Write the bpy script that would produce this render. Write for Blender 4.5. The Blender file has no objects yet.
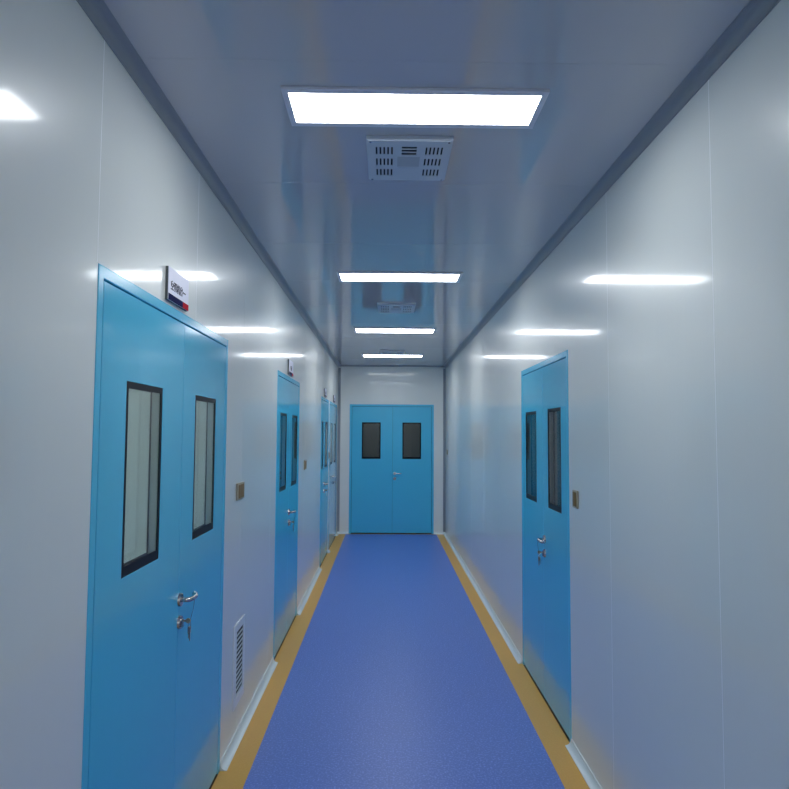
import bpy, bmesh, math
from mathutils import Matrix, Vector, Euler
PI = math.pi
sc = bpy.context.scene
col = sc.collection

# ------------------------------------------------------------------ measures (metres)
EYE = 1.64
WL, WR = -0.800, 0.995          # corridor side walls
H, D = 2.787, 11.18             # ceiling height, far wall
BACK = -3.6                     # wall behind the photographer
T = 0.05                        # wall panel thickness

# ------------------------------------------------------------------ materials
def mat(name, base, rough=0.5, metal=0.0, ior=1.5, spec=0.5, coat=0.0, coat_rough=0.1, emit=None, estr=0.0):
    m = bpy.data.materials.new(name); m.use_nodes = True
    b = m.node_tree.nodes['Principled BSDF']
    b.inputs['Base Color'].default_value = (*base, 1)
    b.inputs['Roughness'].default_value = rough
    b.inputs['Metallic'].default_value = metal
    b.inputs['IOR'].default_value = ior
    b.inputs['Specular IOR Level'].default_value = spec
    b.inputs['Coat Weight'].default_value = coat
    b.inputs['Coat Roughness'].default_value = coat_rough
    if emit:
        b.inputs['Emission Color'].default_value = (*emit, 1)
        b.inputs['Emission Strength'].default_value = estr
    return m

def add_bump(m, scale, strength, dist, squash=(1, 1, 1), detail=1.0, extra=None):
    nt = m.node_tree; b = nt.nodes['Principled BSDF']
    g = nt.nodes.new('ShaderNodeNewGeometry')
    mp = nt.nodes.new('ShaderNodeMapping'); mp.inputs['Scale'].default_value = squash
    n = nt.nodes.new('ShaderNodeTexNoise'); n.inputs['Scale'].default_value = scale; n.inputs['Detail'].default_value = detail
    bp = nt.nodes.new('ShaderNodeBump'); bp.inputs['Strength'].default_value = strength; bp.inputs['Distance'].default_value = dist
    nt.links.new(g.outputs['Position'], mp.inputs['Vector']); nt.links.new(mp.outputs[0], n.inputs['Vector'])
    nt.links.new(n.outputs['Fac'], bp.inputs['Height'])
    last = bp
    if extra:
        mp2 = nt.nodes.new('ShaderNodeMapping'); mp2.inputs['Scale'].default_value = extra[3]
        n2 = nt.nodes.new('ShaderNodeTexNoise'); n2.inputs['Scale'].default_value = extra[0]; n2.inputs['Detail'].default_value = 1
        b2 = nt.nodes.new('ShaderNodeBump'); b2.inputs['Strength'].default_value = extra[1]; b2.inputs['Distance'].default_value = extra[2]
        nt.links.new(g.outputs['Position'], mp2.inputs['Vector']); nt.links.new(mp2.outputs[0], n2.inputs['Vector'])
        nt.links.new(n2.outputs['Fac'], b2.inputs['Height']); nt.links.new(bp.outputs[0], b2.inputs['Normal'])
        last = b2
    nt.links.new(last.outputs[0], b.inputs['Normal'])

M = {}
M['wall'] = mat('painted_steel_panel', (0.73, 0.76, 0.73), rough=0.33, ior=1.42, coat=0.55, coat_rough=0.09)
add_bump(M['wall'], 1.0, 0.4, 0.006, squash=(1.6, 1.6, 0.7), extra=(1.0, 0.35, 0.0012, (30, 30, 0.25)))
M['ceiling'] = mat('ceiling_steel_panel', (0.48, 0.49, 0.52), rough=0.06, ior=1.65)
add_bump(M['ceiling'], 1.0, 0.3, 0.002, squash=(1.2, 0.6, 1), extra=(1.0, 0.3, 0.0005, (14, 0.25, 1)))
M['trim'] = mat('aluminium_trim', (0.25, 0.28, 0.31), rough=0.35, ior=1.5)
M['cove'] = mat('pale_cove_profile', (0.66, 0.74, 0.76), rough=0.25, ior=1.5)
M['bead'] = mat('white_sealant', (0.93, 0.95, 0.96), rough=0.3)  # whiter than the wall to paint the lamp glint along the joints
M['door'] = mat('blue_door_enamel', (0.065, 0.50, 0.75), rough=0.14, ior=1.5)
add_bump(M['door'], 1.0, 0.4, 0.003, squash=(1.6, 1.6, 0.9), extra=(1.0, 0.3, 0.0008, (22, 22, 0.25)))
M['doorframe'] = mat('blue_frame_enamel', (0.070, 0.51, 0.76), rough=0.2)
M['rubber'] = mat('black_rubber', (0.008, 0.009, 0.012), rough=0.6)  # also paints the shade under the doors and behind the grille slats
M['black'] = mat('black_glass_border', (0.003, 0.004, 0.009), rough=0.35, ior=1.2)
M['reveal'] = mat('satin_steel_reveal', (0.42, 0.46, 0.44), rough=0.3, metal=0.8)
M['steel'] = mat('brushed_steel', (0.48, 0.48, 0.47), rough=0.22, metal=1.0)
M['brass'] = mat('worn_brass', (0.36, 0.32, 0.24), rough=0.35, metal=1.0)
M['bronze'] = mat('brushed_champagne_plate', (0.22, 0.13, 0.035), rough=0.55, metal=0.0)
M['bronze_lit'] = mat('champagne_rim', (0.42, 0.36, 0.26), rough=0.4, metal=0.2)  # paler than the rockers to stand in for the lit top edge
M['white'] = mat('white_plastic', (0.72, 0.75, 0.80), rough=0.4)
M['ventface'] = mat('white_vent_enamel', (0.52, 0.57, 0.64), rough=0.35)
M['dark'] = mat('dark_recess', (0.03, 0.035, 0.045), rough=0.7)  # near-black colour paints the darkness of unlit rooms and vent slots
M['grey'] = mat('vent_label_grey', (0.40, 0.44, 0.50), rough=0.5)
M['louvre'] = mat('grey_louvre', (0.62, 0.66, 0.64), rough=0.5)
M['plaque'] = mat('white_acrylic_plaque', (0.72, 0.72, 0.86), rough=0.4)
M['navy'] = mat('navy_band', (0.006, 0.008, 0.07), rough=0.8, spec=0.15)
M['red'] = mat('red_band', (0.50, 0.008, 0.025), rough=0.8, spec=0.15)
M['ink'] = mat('dark_ink', (0.015, 0.012, 0.05), rough=0.5)
M['edge'] = mat('dark_plaque_edge', (0.10, 0.11, 0.11), rough=0.4)
M['roomwall'] = mat('side_room_wall', (0.82, 0.85, 0.84), rough=0.5)
M['lamp'] = mat('lamp_diffuser', (0.8, 0.8, 0.8), rough=0.5, emit=(0.93, 0.97, 1.0), estr=9.0)
M['lampframe'] = mat('lamp_frame', (0.62, 0.64, 0.72), rough=0.35)

# vinyl floor : blue field with fine speckle
def floor_mat(name, a, b_, rough, fleck):
    m = mat(name, a, rough=rough)
    nt = m.node_tree; b = nt.nodes['Principled BSDF']
    g = nt.nodes.new('ShaderNodeNewGeometry')
    n = nt.nodes.new('ShaderNodeTexNoise'); n.inputs['Scale'].default_value = 95; n.inputs['Detail'].default_value = 3
    r = nt.nodes.new('ShaderNodeValToRGB')
    r.color_ramp.elements[0].position = 0.50; r.color_ramp.elements[0].color = (*a, 1)
    r.color_ramp.elements[1].position = 0.72; r.color_ramp.elements[1].color = (*b_, 1)
    nt.links.new(g.outputs['Position'], n.inputs['Vector']); nt.links.new(n.outputs['Fac'], r.inputs['Fac'])
    nt.links.new(r.outputs[0], b.inputs['Base Color'])
    n2 = nt.nodes.new('ShaderNodeTexNoise'); n2.inputs['Scale'].default_value = 9; n2.inputs['Detail'].default_value = 2
    n3 = nt.nodes.new('ShaderNodeTexNoise'); n3.inputs['Scale'].default_value = 160; n3.inputs['Detail'].default_value = 1
    for k in (n2, n3): nt.links.new(g.outputs['Position'], k.inputs['Vector'])
    b1 = nt.nodes.new('ShaderNodeBump'); b1.inputs['Strength'].default_value = 0.35; b1.inputs['Distance'].default_value = 0.002
    b2 = nt.nodes.new('ShaderNodeBump'); b2.inputs['Strength'].default_value = fleck; b2.inputs['Distance'].default_value = 0.0006
    nt.links.new(n2.outputs['Fac'], b1.inputs['Height']); nt.links.new(n3.outputs['Fac'], b2.inputs['Height'])
    nt.links.new(b1.outputs[0], b2.inputs['Normal']); nt.links.new(b2.outputs[0], b.inputs['Normal'])
    return m
M['floor'] = floor_mat('blue_speckled_vinyl', (0.075, 0.160, 0.54), (0.20, 0.32, 0.80), 0.38, 0.5)
M['yellow'] = floor_mat('ochre_vinyl', (0.64, 0.345, 0.045), (0.68, 0.38, 0.06), 0.38, 0.2)

# window glass : thin pane, reflection by fresnel over clear transmission
def glass_mat(name, ior, tint):
    m = bpy.data.materials.new(name); m.use_nodes = True
    nt = m.node_tree; nt.nodes.clear()
    o = nt.nodes.new('ShaderNodeOutputMaterial'); mx = nt.nodes.new('ShaderNodeMixShader')
    f = nt.nodes.new('ShaderNodeFresnel'); f.inputs['IOR'].default_value = ior
    t = nt.nodes.new('ShaderNodeBsdfTransparent'); t.inputs['Color'].default_value = (*tint, 1)
    g = nt.nodes.new('ShaderNodeBsdfGlossy'); g.inputs['Roughness'].default_value = 0.02
    ge = nt.nodes.new('ShaderNodeNewGeometry'); inv = nt.nodes.new('ShaderNodeMath'); inv.operation = 'SUBTRACT'; inv.inputs[0].default_value = 1.0
    mu = nt.nodes.new('ShaderNodeMath'); mu.operation = 'MULTIPLY'
    nt.links.new(ge.outputs['Backfacing'], inv.inputs[1]); nt.links.new(f.outputs[0], mu.inputs[0]); nt.links.new(inv.outputs[0], mu.inputs[1])
    nt.links.new(mu.outputs[0], mx.inputs[0]); nt.links.new(t.outputs[0], mx.inputs[1]); nt.links.new(g.outputs[0], mx.inputs[2])
    nt.links.new(mx.outputs[0], o.inputs['Surface'])
    return m
M['glass'] = glass_mat('double_glazing', 1.75, (0.95, 0.98, 0.97))

# ------------------------------------------------------------------ helpers
def tag(o, label=None, cat=None, group=None, kind=None):
    if label: o['label'] = label
    if cat: o['category'] = cat
    if group: o['group'] = group
    if kind: o['kind'] = kind
    return o

def empty(name, loc=(0, 0, 0), rz=0.0):
    o = bpy.data.objects.new(name, None); col.objects.link(o)
    o.location = loc; o.rotation_euler = (0, 0, rz); o.empty_display_size = 0.1
    return o

def obj(name, bm, m, parent=None, bevel=0.0, smooth=False, seg=2):
    me = bpy.data.meshes.new(name)
    bmesh.ops.recalc_face_normals(bm, faces=bm.faces)
    bm.to_mesh(me); bm.free()
    o = bpy.data.objects.new(name, me); col.objects.link(o)
    for k in (m if isinstance(m, (list, tuple)) else [m]): me.materials.append(M[k])
    if parent is not None: o.parent = parent
    if smooth:
        for p in me.polygons: p.use_smooth = True
    if bevel:
        b = o.modifiers.new('bevel', 'BEVEL'); b.width = bevel; b.segments = seg; b.limit_method = 'ANGLE'; b.angle_limit = math.radians(40)
    return o

def box(bm, x0, x1, y0, y1, z0, z1, mi=0):
    v = [bm.verts.new((x, y, z)) for z in (z0, z1) for y in (y0, y1) for x in (x0, x1)]
    for f in ((0, 1, 3, 2), (4, 6, 7, 5), (0, 4, 5, 1), (2, 3, 7, 6), (0, 2, 6, 4), (1, 5, 7, 3)):
        bm.faces.new([v[i] for i in f]).material_index = mi

def plate(bm, u0, u1, v0, v1, holes, d0, d1, axis='XZ', mi=0):
    """flat slab u x v with rectangular holes (ua,ub,va,vb); d0..d1 is its depth.
    axis 'XZ': u=x, v=z, depth=y.  axis 'XY': u=x, v=y, depth=z."""
    us = sorted({u0, u1} | {min(max(h[k], u0), u1) for h in holes for k in (0, 1)})
    vs = sorted({v0, v1} | {min(max(h[k], v0), v1) for h in holes for k in (2, 3)})
    nu, nv = len(us) - 1, len(vs) - 1
    def solid(i, j):
        if i < 0 or j < 0 or i >= nu or j >= nv: return False
        cu, cv = (us[i] + us[i+1]) / 2, (vs[j] + vs[j+1]) / 2
        return not any(h[0] < cu < h[1] and h[2] < cv < h[3] for h in holes)
    cache = {}
    def V(i, j, k):
        if (i, j, k) not in cache:
            u, v, d = us[i], vs[j], (d0, d1)[k]
            cache[(i, j, k)] = bm.verts.new((u, d, v) if axis == 'XZ' else (u, v, d))
        return cache[(i, j, k)]
    def F(*q): bm.faces.new([V(*a) for a in q]).material_index = mi
    for i in range(nu):
        for j in range(nv):
            if not solid(i, j): continue
            for k in (0, 1): F((i, j, k), (i+1, j, k), (i+1, j+1, k), (i, j+1, k))
            if not solid(i-1, j): F((i, j, 0), (i, j+1, 0), (i, j+1, 1), (i, j, 1))
            if not solid(i+1, j): F((i+1, j, 0), (i+1, j+1, 0), (i+1, j+1, 1), (i+1, j, 1))
            if not solid(i, j-1): F((i, j, 0), (i+1, j, 0), (i+1, j, 1), (i, j, 1))
            if not solid(i, j+1): F((i, j+1, 0), (i+1, j+1, 0), (i+1, j+1, 1), (i, j+1, 1))

def cyl(bm, c, r, d, axis='Y', n=28, r2=None):
    """cylinder from c along axis for length d"""
    r2 = r if r2 is None else r2
    ring = []
    for k, rr in ((0, r), (1, r2)):
        vs = []
        for i in range(n):
            a = 2 * PI * i / n; p, q = rr * math.cos(a), rr * math.sin(a)
            o = {'Y': (p, k * d, q), 'Z': (p, q, k * d), 'X': (k * d, p, q)}[axis]
            vs.append(bm.verts.new((c[0] + o[0], c[1] + o[1], c[2] + o[2])))
        ring.append(vs)
    for i in range(n):
        j = (i + 1) % n
        bm.faces.new((ring[0][i], ring[0][j], ring[1][j], ring[1][i]))
    bm.faces.new(ring[0]); bm.faces.new(ring[1])

def tube(bm, pts, r, n=12, cap=True, closed=False, flat=1.0):
    pts = [Vector(p) for p in pts]; N = len(pts); rings = []
    up = Vector((0, 0, 1))
    for i, p in enumerate(pts):
        a = pts[(i - 1) % N] if (closed or i) else pts[0]
        b = pts[(i + 1) % N] if (closed or i < N - 1) else pts[-1]
        t = (b - a).normalized()
        s = t.cross(up)
        if s.length < 1e-3: s = t.cross(Vector((0, 1, 0)))
        s.normalize(); w = s.cross(t).normalized()
        rr = r[i] if isinstance(r, (list, tuple)) else r
        rings.append([bm.verts.new(p + s * (rr * flat * math.cos(2*PI*k/n)) + w * (rr * math.sin(2*PI*k/n))) for k in range(n)])
    for i in range(N if closed else N - 1):
        A, B = rings[i], rings[(i + 1) % N]
        for k in range(n):
            l = (k + 1) % n
            bm.faces.new((A[k], A[l], B[l], B[k]))
    if cap and not closed:
        bm.faces.new(rings[0]); bm.faces.new(rings[-1])

def smoothpath(pts, sub=6):
    P = [Vector(p) for p in pts]; out = []
    for i in range(len(P) - 1):
        p0, p1, p2, p3 = P[max(i-1, 0)], P[i], P[i+1], P[min(i+2, len(P)-1)]
        for k in range(sub):
            t = k / sub
            out.append(0.5 * ((2*p1) + (-p0+p2)*t + (2*p0-5*p1+4*p2-p3)*t*t + (-p0+3*p1-3*p2+p3)*t**3))
    out.append(P[-1]); return out

def text_mesh(name, body, size, m, parent, loc, rot, stretch=1.0, bold=0.0):
    c = bpy.data.curves.new(name, 'FONT'); c.body = body; c.size = size; c.extrude = 0.0004; c.offset = bold
    c.align_x = 'CENTER'; c.align_y = 'CENTER'
    t = bpy.data.objects.new(name + '_src', c); col.objects.link(t)
    bpy.context.view_layer.update()
    me = bpy.data.meshes.new_from_object(t.evaluated_get(bpy.context.evaluated_depsgraph_get()))
    bpy.data.objects.remove(t); bpy.data.curves.remove(c)
    me.name = name; me.materials.clear(); me.materials.append(M[m])
    o = bpy.data.objects.new(name, me); col.objects.link(o); o.parent = parent
    o.location = loc; o.rotation_euler = rot; o.scale = (stretch, 1, 1)
    return o

def left_frame(y):  return ((WL, y, 0), PI/2)      # local x -> +Y, front (-y local) -> +X
def right_frame(y): return ((WR, y, 0), -PI/2)     # local x -> -Y, front -> -X

# ------------------------------------------------------------------ doors: (y0, y1) spans
A = (1.842, 3.372); B = (4.925, 6.185); DD = (8.27, 9.36); EE = (9.53, 10.93); CC = (3.640, 4.905)
FAR = (-0.605, 0.800); FH = 2.14; DH = 2.11

# ------------------------------------------------------------------ shell
def wall(name, loc, rz, length, holes, label):
    bm = bmesh.new(); plate(bm, 0, length, 0, H, holes, 0, T)
    o = obj(name, bm, 'wall'); o.location = loc; o.rotation_euler = (0, 0, rz)
    return tag(o, label, 'wall', kind='structure')
L0 = BACK
wl = wall('wall_left', (WL, L0, 0), PI/2, D - L0, [(a - L0, b - L0, -1, DH) for a, b in (A, B, DD, EE)],
          'glossy pale grey steel panel wall on the left, broken by four blue doors')
wr = wall('wall_right', (WR, D, 0), -PI/2, D - L0, [(D - CC[1], D - CC[0], -1, DH)],
          'glossy pale grey steel panel wall on the right with one blue double door')
wf = wall('wall_far', (WL - T, D, 0), 0, WR - WL + 2*T, [(FAR[0] - WL + T, FAR[1] - WL + T, -1, FH)],
          'grey end wall of the corridor around the far double door')
wb = wall('wall_back', (WR + T, BACK, 0), PI, WR - WL + 2*T, [], 'plain grey wall closing the corridor behind the viewpoint')

bm = bmesh.new(); box(bm, WL - T, WR + T, BACK - T, D + T, H, H + T)
ceiling = tag(obj('ceiling', bm, 'ceiling'), 'glossy blue grey ceiling of steel panels over the corridor', 'ceiling', kind='structure')
bm = bmesh.new()
XBL, XBR, YB = -0.652, 0.844, D - 0.045
box(bm, XBL, XBR, BACK, YB, -0.02, 0.0)
floor = tag(obj('floor', bm, 'floor'), 'speckled blue vinyl floor running down the corridor', 'floor', kind='structure')
bm = bmesh.new(); box(bm, WL - T, XBL, BACK - T, D + T, -0.02, 0.0); 
y1 = tag(obj('trim_1', bm, 'yellow'), 'ochre yellow vinyl border strip along the left edge of the floor', 'floor border', kind='structure')
bm = bmesh.new(); box(bm, XBR, WR + T, BACK - T, D + T, -0.02, 0.0)
tag(obj('trim_2', bm, 'yellow'), 'ochre yellow vinyl border strip along the right edge of the floor', 'floor border', kind='structure')
bm = bmesh.new(); box(bm, XBL, XBR, YB, D + T, -0.02, 0.0)
tag(obj('trim_3', bm, 'yellow'), 'thin ochre vinyl strip across the floor below the far door', 'floor border', kind='structure')

# sealant beads in the panel joints (children of their wall)
def bead_local(parent, u, z0, z1, w=0.0022, k='bead'):
    bm = bmesh.new()
    n = 6; pts = []
    for i in range(n + 1):
        a = PI * i / n; pts.append((u + w * math.cos(a), -0.0006 * math.sin(a)))
    r0 = [bm.verts.new((x, y, z0)) for x, y in pts]; r1 = [bm.verts.new((x, y, z1)) for x, y in pts]
    for i in range(n): bm.faces.new((r0[i], r0[i+1], r1[i+1], r1[i]))
    bm.faces.new((r0[0], r1[0], r1[n], r0[n]))
    return obj('joint_sealant', bm, k, parent, smooth=False)
TOPZ = H - 0.04
for y in (-2.96, -2.0, -1.04, -0.08, 0.88, 1.836, 2.797, 3.745, 4.70, 5.66, 6.62, 7.58, 8.54, 9.50, 10.46):
    over = any(a < y < b for a, b in (A, B, DD, EE))
    bead_local(wl, y - L0, DH + 0.002 if (over or abs(y - 1.836) < .01) else 0.035, TOPZ, *((0.0017, 'bead') if y < 3 else (0.0012, 'wall')))
for y in (-2.86, -1.89, -0.92, 0.05, 1.04, 2.008, 2.978, 3.95, 4.915, 5.866, 6.83, 7.79, 8.75, 9.71, 10.67):
    over = CC[0] < y < CC[1]
    bead_local(wr, D - y, DH + 0.002 if (over or abs(y - 4.915) < .02) else 0.035, TOPZ, *((0.0017, 'bead') if y < 3.5 else (0.0012, 'wall')))
for y in (-2.0, -1.0, 0.02, 1.01, 2.00, 3.01, 3.985, 4.975, 5.95, 6.93, 7.9, 8.88, 10.3):
    bm = bmesh.new(); box(bm, WL + 0.04, WR - 0.04, y - 0.0010, y + 0.0010, H - 0.0005, H + 0.001)
    obj('joint_sealant', bm, 'ceiling', ceiling)

# concave cove profiles: sweep a quarter-hollow section
def cove_section(k, lip=0.004, n=8):
    # profile in (a,b): a away from wall, b away from floor; hollow quarter
    pts = [(0, 0), (k, 0), (k, lip * 0.5)]
    for i in range(n + 1):
        t = PI/2 * i / n
        pts.append((k - (k - lip) * math.sin(t) if i else k, lip * .5 + (k - lip*.5) - (k - lip*.5) * math.cos(t)))
    pts.append((0, k))
    return pts
def sweep(bm, prof, p0, p1, da, db):
    """extrude prof (a,b) along p0->p1 with a direction da and b direction db"""
    p0, p1, da, db = map(Vector, (p0, p1, da, db))
    r0 = [bm.verts.new(p0 + da*a + db*b) for a, b in prof]; r1 = [bm.verts.new(p1 + da*a + db*b) for a, b in prof]
    n = len(prof)
    for i in range(n):
        j = (i + 1) % n; bm.faces.new((r0[i], r0[j], r1[j], r1[i]))
    bm.faces.new(r0); bm.faces.new(r1)
K = 0.036
sec = cove_section(K)
bm = bmesh.new()
for a, b in ((BACK, A[0]), (A[1], B[0]), (B[1], DD[0]), (DD[1], EE[0]), (EE[1], D)):
    sweep(bm, sec, (WL, a + .001, 0), (WL, b - .001, 0), (1, 0, 0), (0, 0, 1))
tag(obj('baseboard_left', bm, 'cove', smooth=False), 'pale curved cove skirting in lengths between the left doors', 'skirting', kind='structure')
bm = bmesh.new()
for a, b in ((BACK, CC[0]), (CC[1], D)):
    sweep(bm, sec, (WR, a + .001, 0), (WR, b - .001, 0), (-1, 0, 0), (0, 0, 1))
tag(obj('baseboard_right', bm, 'cove'), 'pale curved cove skirting at the foot of the right wall', 'skirting', kind='structure')
bm = bmesh.new()
for a, b in ((WL, FAR[0]), (FAR[1], WR)):
    sweep(bm, sec, (a + .001, D, 0), (b - .001, D, 0), (0, -1, 0), (0, 0, 1))
tag(obj('baseboard_far', bm, 'cove'), 'short pale cove skirting either side of the far door', 'skirting', kind='structure')
sec2 = cove_section(0.042)
bm = bmesh.new(); sweep(bm, sec2, (WL, BACK, H), (WL, D, H), (1, 0, 0), (0, 0, -1))
tag(obj('trim_4', bm, 'trim'), 'grey hollow corner trim where the left wall meets the ceiling', 'ceiling trim', kind='structure')
bm = bmesh.new(); sweep(bm, sec2, (WR, BACK, H), (WR, D, H), (-1, 0, 0), (0, 0, -1))
tag(obj('trim_5', bm, 'trim'), 'grey hollow corner trim where the right wall meets the ceiling', 'ceiling trim', kind='structure')
bm = bmesh.new(); sweep(bm, cove_section(0.016), (WL, D, H), (WR, D, H), (0, -1, 0), (0, 0, -1))
tag(obj('trim_6', bm, 'trim'), 'grey hollow corner trim across the top of the end wall', 'ceiling trim', kind='structure')
bm = bmesh.new(); sweep(bm, sec2, (WL, D, K), (WL, D, H - .042), (1, 0, 0), (0, -1, 0))
tag(obj('trim_7', bm, 'trim'), 'grey upright corner trim left of the far door', 'corner trim', kind='structure')
bm = bmesh.new(); sweep(bm, sec2, (WR, D, K), (WR, D, H - .042), (-1, 0, 0), (0, -1, 0))
tag(obj('trim_8', bm, 'trim'), 'grey upright corner trim right of the far door', 'corner trim', kind='structure')

# ------------------------------------------------------------------ rooms behind the doors, unlit ones coloured near black
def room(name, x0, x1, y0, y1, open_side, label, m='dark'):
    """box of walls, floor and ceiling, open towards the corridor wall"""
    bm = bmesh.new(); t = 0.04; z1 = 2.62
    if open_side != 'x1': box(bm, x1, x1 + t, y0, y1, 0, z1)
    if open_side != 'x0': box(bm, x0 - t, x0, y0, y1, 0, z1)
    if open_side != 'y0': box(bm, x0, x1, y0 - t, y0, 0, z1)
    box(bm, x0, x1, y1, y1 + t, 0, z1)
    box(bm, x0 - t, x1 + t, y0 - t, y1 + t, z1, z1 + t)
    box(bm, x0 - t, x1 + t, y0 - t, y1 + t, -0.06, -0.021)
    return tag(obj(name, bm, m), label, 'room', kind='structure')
room('wall_side_room', -3.0, WL - T - .001, 0.9, 4.75, 'x1', 'lit white side room seen through the nearest left door windows', 'roomwall')
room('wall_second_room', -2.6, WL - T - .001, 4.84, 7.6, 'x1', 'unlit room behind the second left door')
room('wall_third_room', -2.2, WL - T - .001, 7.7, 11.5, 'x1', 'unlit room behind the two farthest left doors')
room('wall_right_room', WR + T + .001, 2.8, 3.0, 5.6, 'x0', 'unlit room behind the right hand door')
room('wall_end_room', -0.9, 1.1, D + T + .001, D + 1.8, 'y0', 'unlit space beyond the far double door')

# ------------------------------------------------------------------ double doors
def door(name, loc, rz, w, h, seam, wins, zwin, lever_u, lever_dir, label, fw=0.036, keyed=True, wood=None):
    """local frame: x across (0..w), front faces -y, z up. wins = [(u0,u1),...] one for each leaf."""
    root = empty(name, loc, rz); tag(root, label, 'door', kind='structure')
    bm = bmesh.new()
    plate(bm, 0, w, 0, h, [(fw, w - fw, -1, h - fw)], -0.0025, 0.062)
    obj('door_frame', bm, 'doorframe', root, bevel=0.003)
    bm = bmesh.new()
    gz0 = 0.0
    plate(bm, fw, w - fw, 0.001, h - fw, [(fw + .012, seam - .009, 0.03, h - fw - .014), (seam + .009, w - fw - .012, 0.03, h - fw - .014)], 0.044, 0.058)
    obj('door_gasket', bm, 'rubber', root)  # black ring added to stop room light leaking through the leaf gaps
    g = 0.005; zb = 0.016
    bm = bmesh.new(); box(bm, fw, w - fw, -0.002, 0.043, 0.0005, 0.005); obj('threshold_seal', bm, 'rubber', root)  # black floor strip paints the dark gap under the leaves
    zt = h - fw - g
    leaves = [(fw + g, seam - 0.0012), (seam + 0.0012, w - fw - g)]
    for i, (a, b) in enumerate(leaves):
        u0, u1 = wins[i]
        z0, z1 = zwin
        bm = bmesh.new(); plate(bm, a, b, zb, zt, [(u0, u1, z0, z1)], -0.001, 0.042)
        leaf = obj('door_leaf', bm, 'door', root, bevel=0.0015)
        # printed black border on the front pane
        bw = 0.020
        bm = bmesh.new(); plate(bm, u0, u1, z0, z1, [(u0 + bw, u1 - bw, z0 + bw + .012, z1 - bw)], 0.0005, 0.003)
        obj('window_border', bm, 'black', leaf)
        bm = bmesh.new(); box(bm, u0 + .002, u1 - .002, 0.0034, 0.0038, z0 + .002, z1 - .002)
        obj('window_glass', bm, 'glass', leaf)
        bm = bmesh.new(); plate(bm, u0 + .0005, u1 - .0005, z0 + .0005, z1 - .0005, [(u0 + .010, u1 - .010, z0 + .010, z1 - .010)], 0.0045, 0.034)
        obj('window_reveal', bm, 'reveal', leaf)
        bm = bmesh.new(); plate(bm, u0 + .001, u1 - .001, z0 + .001, z1 - .001, [(u0 + .016, u1 - .016, z0 + .024, z1 - .016)], 0.0345, 0.038)
        obj('rear_window_border', bm, 'black', leaf)
        bm = bmesh.new(); box(bm, u0 + .002, u1 - .002, 0.0384, 0.0388, z0 + .002, z1 - .002)
        obj('rear_window_glass', bm, 'glass', leaf)
        if i == (0 if lever_u < seam else 1):
            s = lever_dir; u = lever_u; z = 0.993
            bm = bmesh.new()
            cyl(bm, (u, -0.001, z), 0.026, -0.009, 'Y', 32, 0.0245)
            path = smoothpath([(u, -0.006, z), (u, -0.026, z), (u + s*.005, -0.038, z), (u + s*.018, -0.043, z), (u + s*.055, -0.043, z - .003),
                               (u + s*.085, -0.041, z - .003), (u + s*.100, -0.034, z - .001), (u + s*.106, -0.027, z)], 6)
            tube(bm, path, 0.0092, 14)
            obj('lever_handle', bm, 'steel', leaf, smooth=True).modifiers.new('split', 'EDGE_SPLIT')
            bm = bmesh.new(); zc = z - 0.086
            cyl(bm, (u, -0.001, zc), 0.026, -0.009, 'Y', 32, 0.0245)
            cyl(bm, (u, -0.010, zc + .006), 0.0085, -0.008, 'Y', 24)
            box(bm, u - .005, u + .005, -0.018, -0.010, zc - .018, zc)
            obj('lock_cylinder', bm, 'steel', leaf, smooth=True).modifiers.new('split', 'EDGE_SPLIT')
    return root

def keys(loc, rz, u, s, label):
    """keys hanging from the lock; local frame as the door's"""
    t = empty('key_bunch', loc, rz); tag(t, label, 'keys', 'keys left hanging in the door locks')
    z = 0.993 - 0.086
    bm = bmesh.new()                                   # key standing in the lock
    box(bm, u - .0012, u + .0012, -0.030, -0.0185, z + .002, z + .010)
    cyl(bm, (u - .0012, -0.037, z + .006), 0.010, 0.0024, 'X', 20)
    obj('lock_key', bm, 'brass', t, bevel=0.0004)
    bm = bmesh.new()                                   # split ring
    c = Vector((u + s*.006, -0.040, z - .006)); R_ = 0.014
    tube(bm, [c + Vector((R_ * math.cos(a), 0.002 * math.sin(2*a), R_ * math.sin(a))) for a in [2*PI*k/28 for k in range(28)]], 0.0011, 8, closed=True)
    obj('key_ring', bm, 'steel', t, smooth=True)
    for off, tw, ln in ((.008, -.002, .058), (.013, .004, .050)):
        bm = bmesh.new()
        kx, ky, kz = u + s*off, -0.040 + tw, z - .020
        plate(bm, kx - .011, kx + .011, kz - .024, kz, [(kx - .003, kx + .003, kz - .008, kz - .003)], ky - .0011, ky + .0011)
        box(bm, kx - .0035, kx + .0035, ky - .001, ky + .001, kz - ln + .006, kz - .024)
        for q in range(4): box(bm, kx + .0035, kx + .0035 + (.0016 if q % 2 else .0008), ky - .001, ky + .001, kz - ln + .004 + q*.007, kz - ln + .008 + q*.007)
        obj('key', bm, 'brass', t, bevel=0.0004)
    bm = bmesh.new()                                   # thin cord from the lever down to the ring
    tube(bm, smoothpath([(u + s*.022, -0.053, z + .083), (u + s*.022, -0.050, z + .05), (u + s*.017, -0.044, z + .02), (u + s*.012, -0.041, z + .005)], 4), 0.0009, 6)
    obj('cord', bm, 'rubber', t)
    return t

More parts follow.
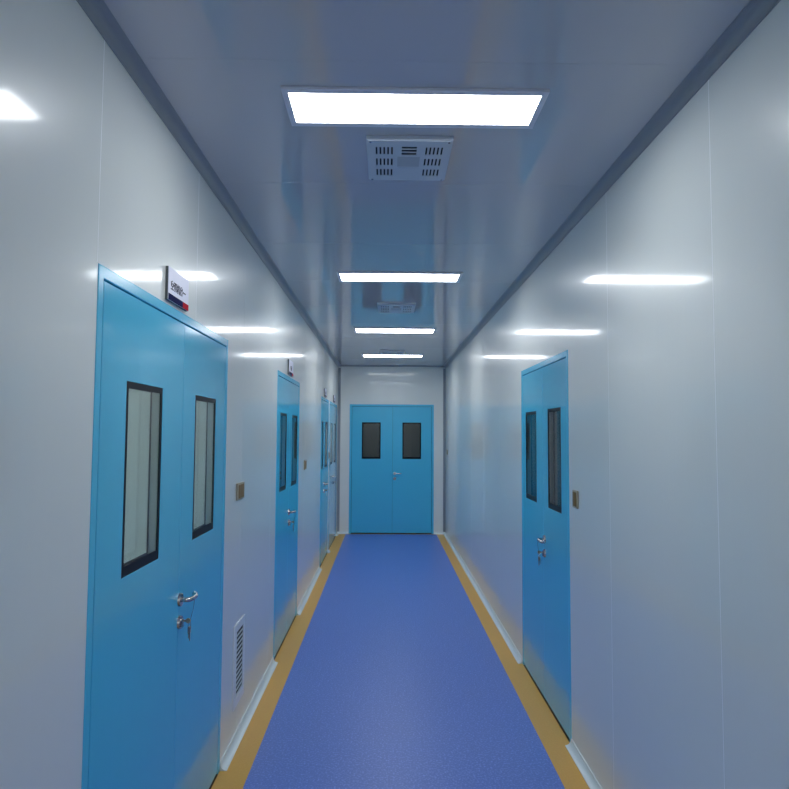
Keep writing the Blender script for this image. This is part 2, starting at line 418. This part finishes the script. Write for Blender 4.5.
def side_door(n, span, side, seam_y, wins_y, lever_y, ldir, label, keylab, zw=(1.198, 1.800)):
    w = span[1] - span[0]
    if side == 'L':
        loc, rz = left_frame(span[0]); f = lambda y: y - span[0]; s = ldir
    else:
        loc, rz = right_frame(span[1]); f = lambda y: span[1] - y; s = -ldir
    ws = sorted([tuple(sorted((f(a), f(b)))) for a, b in wins_y])
    door('door_%d' % n, loc, rz, w, DH, f(seam_y), ws, zw, f(lever_y), s, label)
    if keylab: keys(loc, rz, f(lever_y), s, keylab)
side_door(1, A, 'L', 2.645, [(2.070, 2.406), (2.815, 3.157)], 2.660, 1, 'large blue double door nearest on the left, with two black-edged windows',
          'keys on a ring hanging in the lock of the nearest left door')
side_door(2, B, 'L', 5.570, [(5.085, 5.425), (5.72, 6.065)], 5.600, 1, 'second blue door on the left, a pair of tall narrow dark windows',
          'keys hanging in the lock of the second left door')
side_door(3, DD, 'L', 8.70, [(8.375, 8.60), (8.80, 9.21)], 8.74, 1, 'third narrow blue door on the left, near the end of the corridor',
          'small keys hanging in the lock of the third left door')
side_door(4, EE, 'L', 10.20, [(9.72, 10.04), (10.36, 10.70)], 10.245, 1, 'last door on the left, right beside the end wall',
          'small keys hanging in the lock of the last left door')
side_door(5, CC, 'R', 4.240, [(3.802, 4.118), (4.421, 4.763)], 4.208, -1, 'blue double door on the right wall with two tall windows',
          'keys hanging in the lock of the right hand door')
door('door_6', (FAR[0], D, 0), 0, FAR[1] - FAR[0], FH, 0.112 - FAR[0], [(-0.399 - FAR[0], -0.087 - FAR[0]), (0.276 - FAR[0], 0.587 - FAR[0])],
     (1.232, 1.838), 0.150 - FAR[0], 1, 'blue double door closing the far end of the corridor')

# ------------------------------------------------------------------ ceiling lamps
def lamp(y0, y1, x0, x1, z, label, group='flat lamps set along the corridor ceiling'):
    t = empty('ceiling_light', ((x0 + x1)/2, (y0 + y1)/2, z)); tag(t, label, 'ceiling light', group)
    a, b = (x1 - x0)/2, (y1 - y0)/2
    f1, f2 = 0.022, 0.029
    bm = bmesh.new(); plate(bm, -a, a, -b, b, [(-a + f1, a - f1, -b + f2, b - f2)], -0.010, 0.0, 'XY')
    obj('lamp_frame', bm, 'lampframe', t, bevel=0.002)
    bm = bmesh.new(); box(bm, -a + f1, a - f1, -b + f2, b - f2, -0.0075, -0.001)
    obj('lamp_diffuser', bm, 'lamp', t)
    return t
LX = (-0.356, 0.538)
lamp(2.153, 2.424, *LX, H, 'bright flat ceiling lamp nearest the viewer, largest of the row')
lamp(4.672, 4.960, *LX, H, 'second flat ceiling lamp from the viewer, just before the second vent')
lamp(7.170, 7.500, *LX, H, 'third flat ceiling lamp from the viewer, between the second and third vents')
lamp(9.560, 9.870, *LX, H, 'farthest flat ceiling lamp, closest to the end door')
lamp(-1.22, -0.94, *LX, H, 'flat ceiling lamp overhead behind the viewpoint, out of the frame')  # added out of view to lift the near lower walls and doors
lamp(-3.12, -2.84, *LX, H, 'flat ceiling lamp near the back wall behind the viewpoint')
lamp(2.3, 2.58, -2.4, -1.5, 2.62, 'flat ceiling lamp inside the side room behind the nearest left door', None)

# ------------------------------------------------------------------ ceiling vents
def vent(y0, y1, x0, x1, label):
    t = empty('ceiling_vent', ((x0 + x1)/2, (y0 + y1)/2, H)); tag(t, label, 'ceiling vent', 'white slotted air vents behind the ceiling lamps')
    a, b = (x1 - x0)/2, (y1 - y0)/2
    bm = bmesh.new(); plate(bm, -a, a, -b, b, [(-a + .012, a - .012, -b + .012, b - .012)], -0.016, 0.0, 'XY')
    obj('vent_housing', bm, 'ventface', t, bevel=0.0015)
    holes = []
    sx = a / 0.17; sy = b / 0.21
    for r in range(3):
        cy = (-0.110 + r * 0.112) * sy
        for side in (-1, 1):
            for k in range(5):
                cx = side * (0.069 + k * 0.0155) * sx
                holes.append((cx - .0034, cx + .0034, cy - .037*sy, cy + .037*sy))
    for k in range(3):
        holes.append((-0.030*sx, 0.030*sx, (-0.152 + k*.030)*sy, (-0.152 + k*.030 + .021)*sy))
    bm = bmesh.new(); plate(bm, -a + .006, a - .006, -b + .006, b - .006, holes, -0.020, -0.0165, 'XY')
    obj('slotted_face', bm, 'ventface', t)
    bm = bmesh.new(); box(bm, -a + .02, a - .02, -b + .02, b - .02, -0.006, -0.001)
    obj('dark_filter', bm, 'dark', t)  # near-black sheet paints the shade inside the slots
    bm = bmesh.new(); box(bm, -0.046*sx, 0.046*sx, -0.055*sy, 0.045*sy, -0.0212, -0.0202)
    obj('centre_pad', bm, 'grey', t, bevel=0.0005)
    bm = bmesh.new(); box(bm, -0.040*sx, 0.040*sx, 0.058*sy, 0.145*sy, -0.0210, -0.0202)
    obj('lower_pad', bm, 'ventface', t, bevel=0.0005)
    for sxn in (-1, 1):
        for syn in (-1, 1):
            bm = bmesh.new(); cyl(bm, (sxn*(a - .016), syn*(b - .016), -0.0202), 0.0045, -0.0015, 'Z', 14)
            obj('screw', bm, 'steel', t)
VX = (-0.083, 0.254)
vent(2.510, 2.920, *VX, 'white slotted ceiling vent just beyond the nearest lamp')
vent(5.780, 6.200, *VX, 'white slotted ceiling vent between the second and third lamps')
vent(9.130, 9.500, *VX, 'white slotted ceiling vent just before the farthest lamp')

# ------------------------------------------------------------------ return air grille low on the left wall
loc, rz = left_frame(3.628)
t = empty('wall_grille', loc, rz); tag(t, 'white louvred air grille low on the left wall beside the nearest door', 'air grille')
bm = bmesh.new(); plate(bm, 0, 0.262, 0.178, 0.616, [(.055, .225, .225, .572)], -0.007, -0.0004)
obj('grille_frame', bm, 'white', t, bevel=0.002)
bm = bmesh.new()
n = 13
for k in range(n):
    z = 0.229 + k * (0.34 / n)
    v = [bm.verts.new(p) for p in ((.055, -.0040, z), (.225, -.0040, z), (.225, -.0022, z + .0085), (.055, -.0022, z + .0085),
                                   (.055, -.0030, z), (.225, -.0030, z), (.225, -.0014, z + .0085), (.055, -.0014, z + .0085))]
    for f in ((0,1,2,3), (4,7,6,5), (0,4,5,1), (3,2,6,7), (0,3,7,4), (1,5,6,2)): bm.faces.new([v[i] for i in f])
obj('louvre_slats', bm, 'louvre', t)
bm = bmesh.new(); box(bm, .055, .225, -0.0012, -0.0004, .225, .572)
obj('dark_backing', bm, 'rubber', t)  # flat black sheet paints the shade of the recess behind the slats

# ------------------------------------------------------------------ light switches
def switch(side, y0, y1, z0, z1, label):
    w = abs(y1 - y0)
    loc, rz = left_frame(min(y0, y1)) if side == 'L' else right_frame(max(y0, y1))
    t = empty('light_switch', loc, rz); tag(t, label, 'light switch', 'bronze switch plates along the corridor walls')
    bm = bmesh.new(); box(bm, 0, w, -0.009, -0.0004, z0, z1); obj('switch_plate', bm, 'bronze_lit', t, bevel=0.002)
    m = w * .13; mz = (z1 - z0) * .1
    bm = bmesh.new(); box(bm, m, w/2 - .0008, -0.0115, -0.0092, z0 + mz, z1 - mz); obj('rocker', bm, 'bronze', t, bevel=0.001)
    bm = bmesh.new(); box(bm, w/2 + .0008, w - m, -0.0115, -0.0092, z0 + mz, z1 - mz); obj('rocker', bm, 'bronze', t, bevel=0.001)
switch('L', 3.622, 3.795, 1.281, 1.371, 'wide bronze switch plate on the left wall above the air grille')
switch('L', 6.590, 6.740, 1.287, 1.382, 'bronze switch plate on the left wall just past the second door')
switch('L', 9.395, 9.495, 1.295, 1.387, 'small dark switch plate between the last two left doors')
switch('R', 3.465, 3.550, 1.262, 1.354, 'bronze switch plate on the right wall beside the double door')
switch('R', 10.75, 10.88, 1.316, 1.399, 'small dark switch plate at the far end of the right wall')

# ------------------------------------------------------------------ door signs
def sign(y0, w, z0, h, body, size, label, top=None):
    loc, rz = left_frame(y0)
    t = empty('door_sign', loc, rz); tag(t, label, 'sign', 'white plaques mounted above the left doors')
    bm = bmesh.new(); box(bm, 0, w, -0.010, -0.0004, z0, z0 + h); obj('sign_backing', bm, 'edge', t, bevel=0.0008)
    bm = bmesh.new(); box(bm, 0.0, w, -0.0125, -0.0102, z0, z0 + h); obj('sign_face', bm, 'plaque', t, bevel=0.0006)
    bh = h * .2
    bm = bmesh.new(); box(bm, 0.001, w * .70, -0.0135, -0.0126, z0 + .001, z0 + bh); obj('navy_band', bm, 'navy', t)
    bm = bmesh.new(); box(bm, w * .70, w - .001, -0.0135, -0.0126, z0 + .001, z0 + bh); obj('red_band', bm, 'red', t)
    text_mesh('sign_text', body, size, 'ink', t, (w * .47, -0.0129, z0 + h * .46), (PI/2, 0, 0), bold=size * .03)
sign(2.400, 0.245, 2.122, 0.122, '空调机房一', 0.036, 'white plaque with dark characters and a navy and red band, above the nearest left door')
sign(5.420, 0.245, 2.122, 0.122, '更衣', 0.040, 'small white plaque with a dark band above the second left door')
sign(8.62, 0.245, 2.122, 0.105, '缓冲', 0.040, 'tiny plaque above the third left door')
sign(10.10, 0.245, 2.122, 0.105, '洁具', 0.040, 'tiny plaque above the last left door')

# ------------------------------------------------------------------ world, camera, output look
w = bpy.data.worlds.new('world'); sc.world = w; w.use_nodes = True
w.node_tree.nodes['Background'].inputs['Color'].default_value = (0.01, 0.012, 0.015, 1)
w.node_tree.nodes['Background'].inputs['Strength'].default_value = 1.0

yaw, pitch, roll, f = 0.012511385373884382, 0.05944649171668544, 0.005625264881612017, 670.0
fw = Vector((math.sin(yaw)*math.cos(pitch), math.cos(yaw)*math.cos(pitch), math.sin(pitch)))
r = Vector((math.cos(yaw), -math.sin(yaw), 0)); u = r.cross(fw)
r2 = r*math.cos(roll) + u*math.sin(roll); u2 = -r*math.sin(roll) + u*math.cos(roll)
cd = bpy.data.cameras.new('camera'); cam = bpy.data.objects.new('camera', cd); col.objects.link(cam)
cd.sensor_fit = 'HORIZONTAL'; cd.sensor_width = 36.0; cd.lens = 36.0 * f / 789.0; cd.clip_start = 0.02; cd.clip_end = 60
m = Matrix((( r2.x, u2.x, -fw.x, 0), (r2.y, u2.y, -fw.y, 0), (r2.z, u2.z, -fw.z, EYE), (0, 0, 0, 1)))
cam.matrix_world = m
sc.camera = cam
vs = sc.view_settings
sc.display_settings.display_device = 'sRGB'
vs.view_transform = 'Standard'; vs.look = 'None'; vs.gamma = 1.0; vs.use_curve_mapping = False
vs.exposure = 1.10
cy = sc.cycles
cy.use_denoising = True
cy.max_bounces = 14; cy.diffuse_bounces = 8; cy.glossy_bounces = 8; cy.transparent_max_bounces = 16; cy.transmission_bounces = 8
cy.caustics_reflective = True; cy.blur_glossy = 0.0
cy.sample_clamp_indirect = 6.0
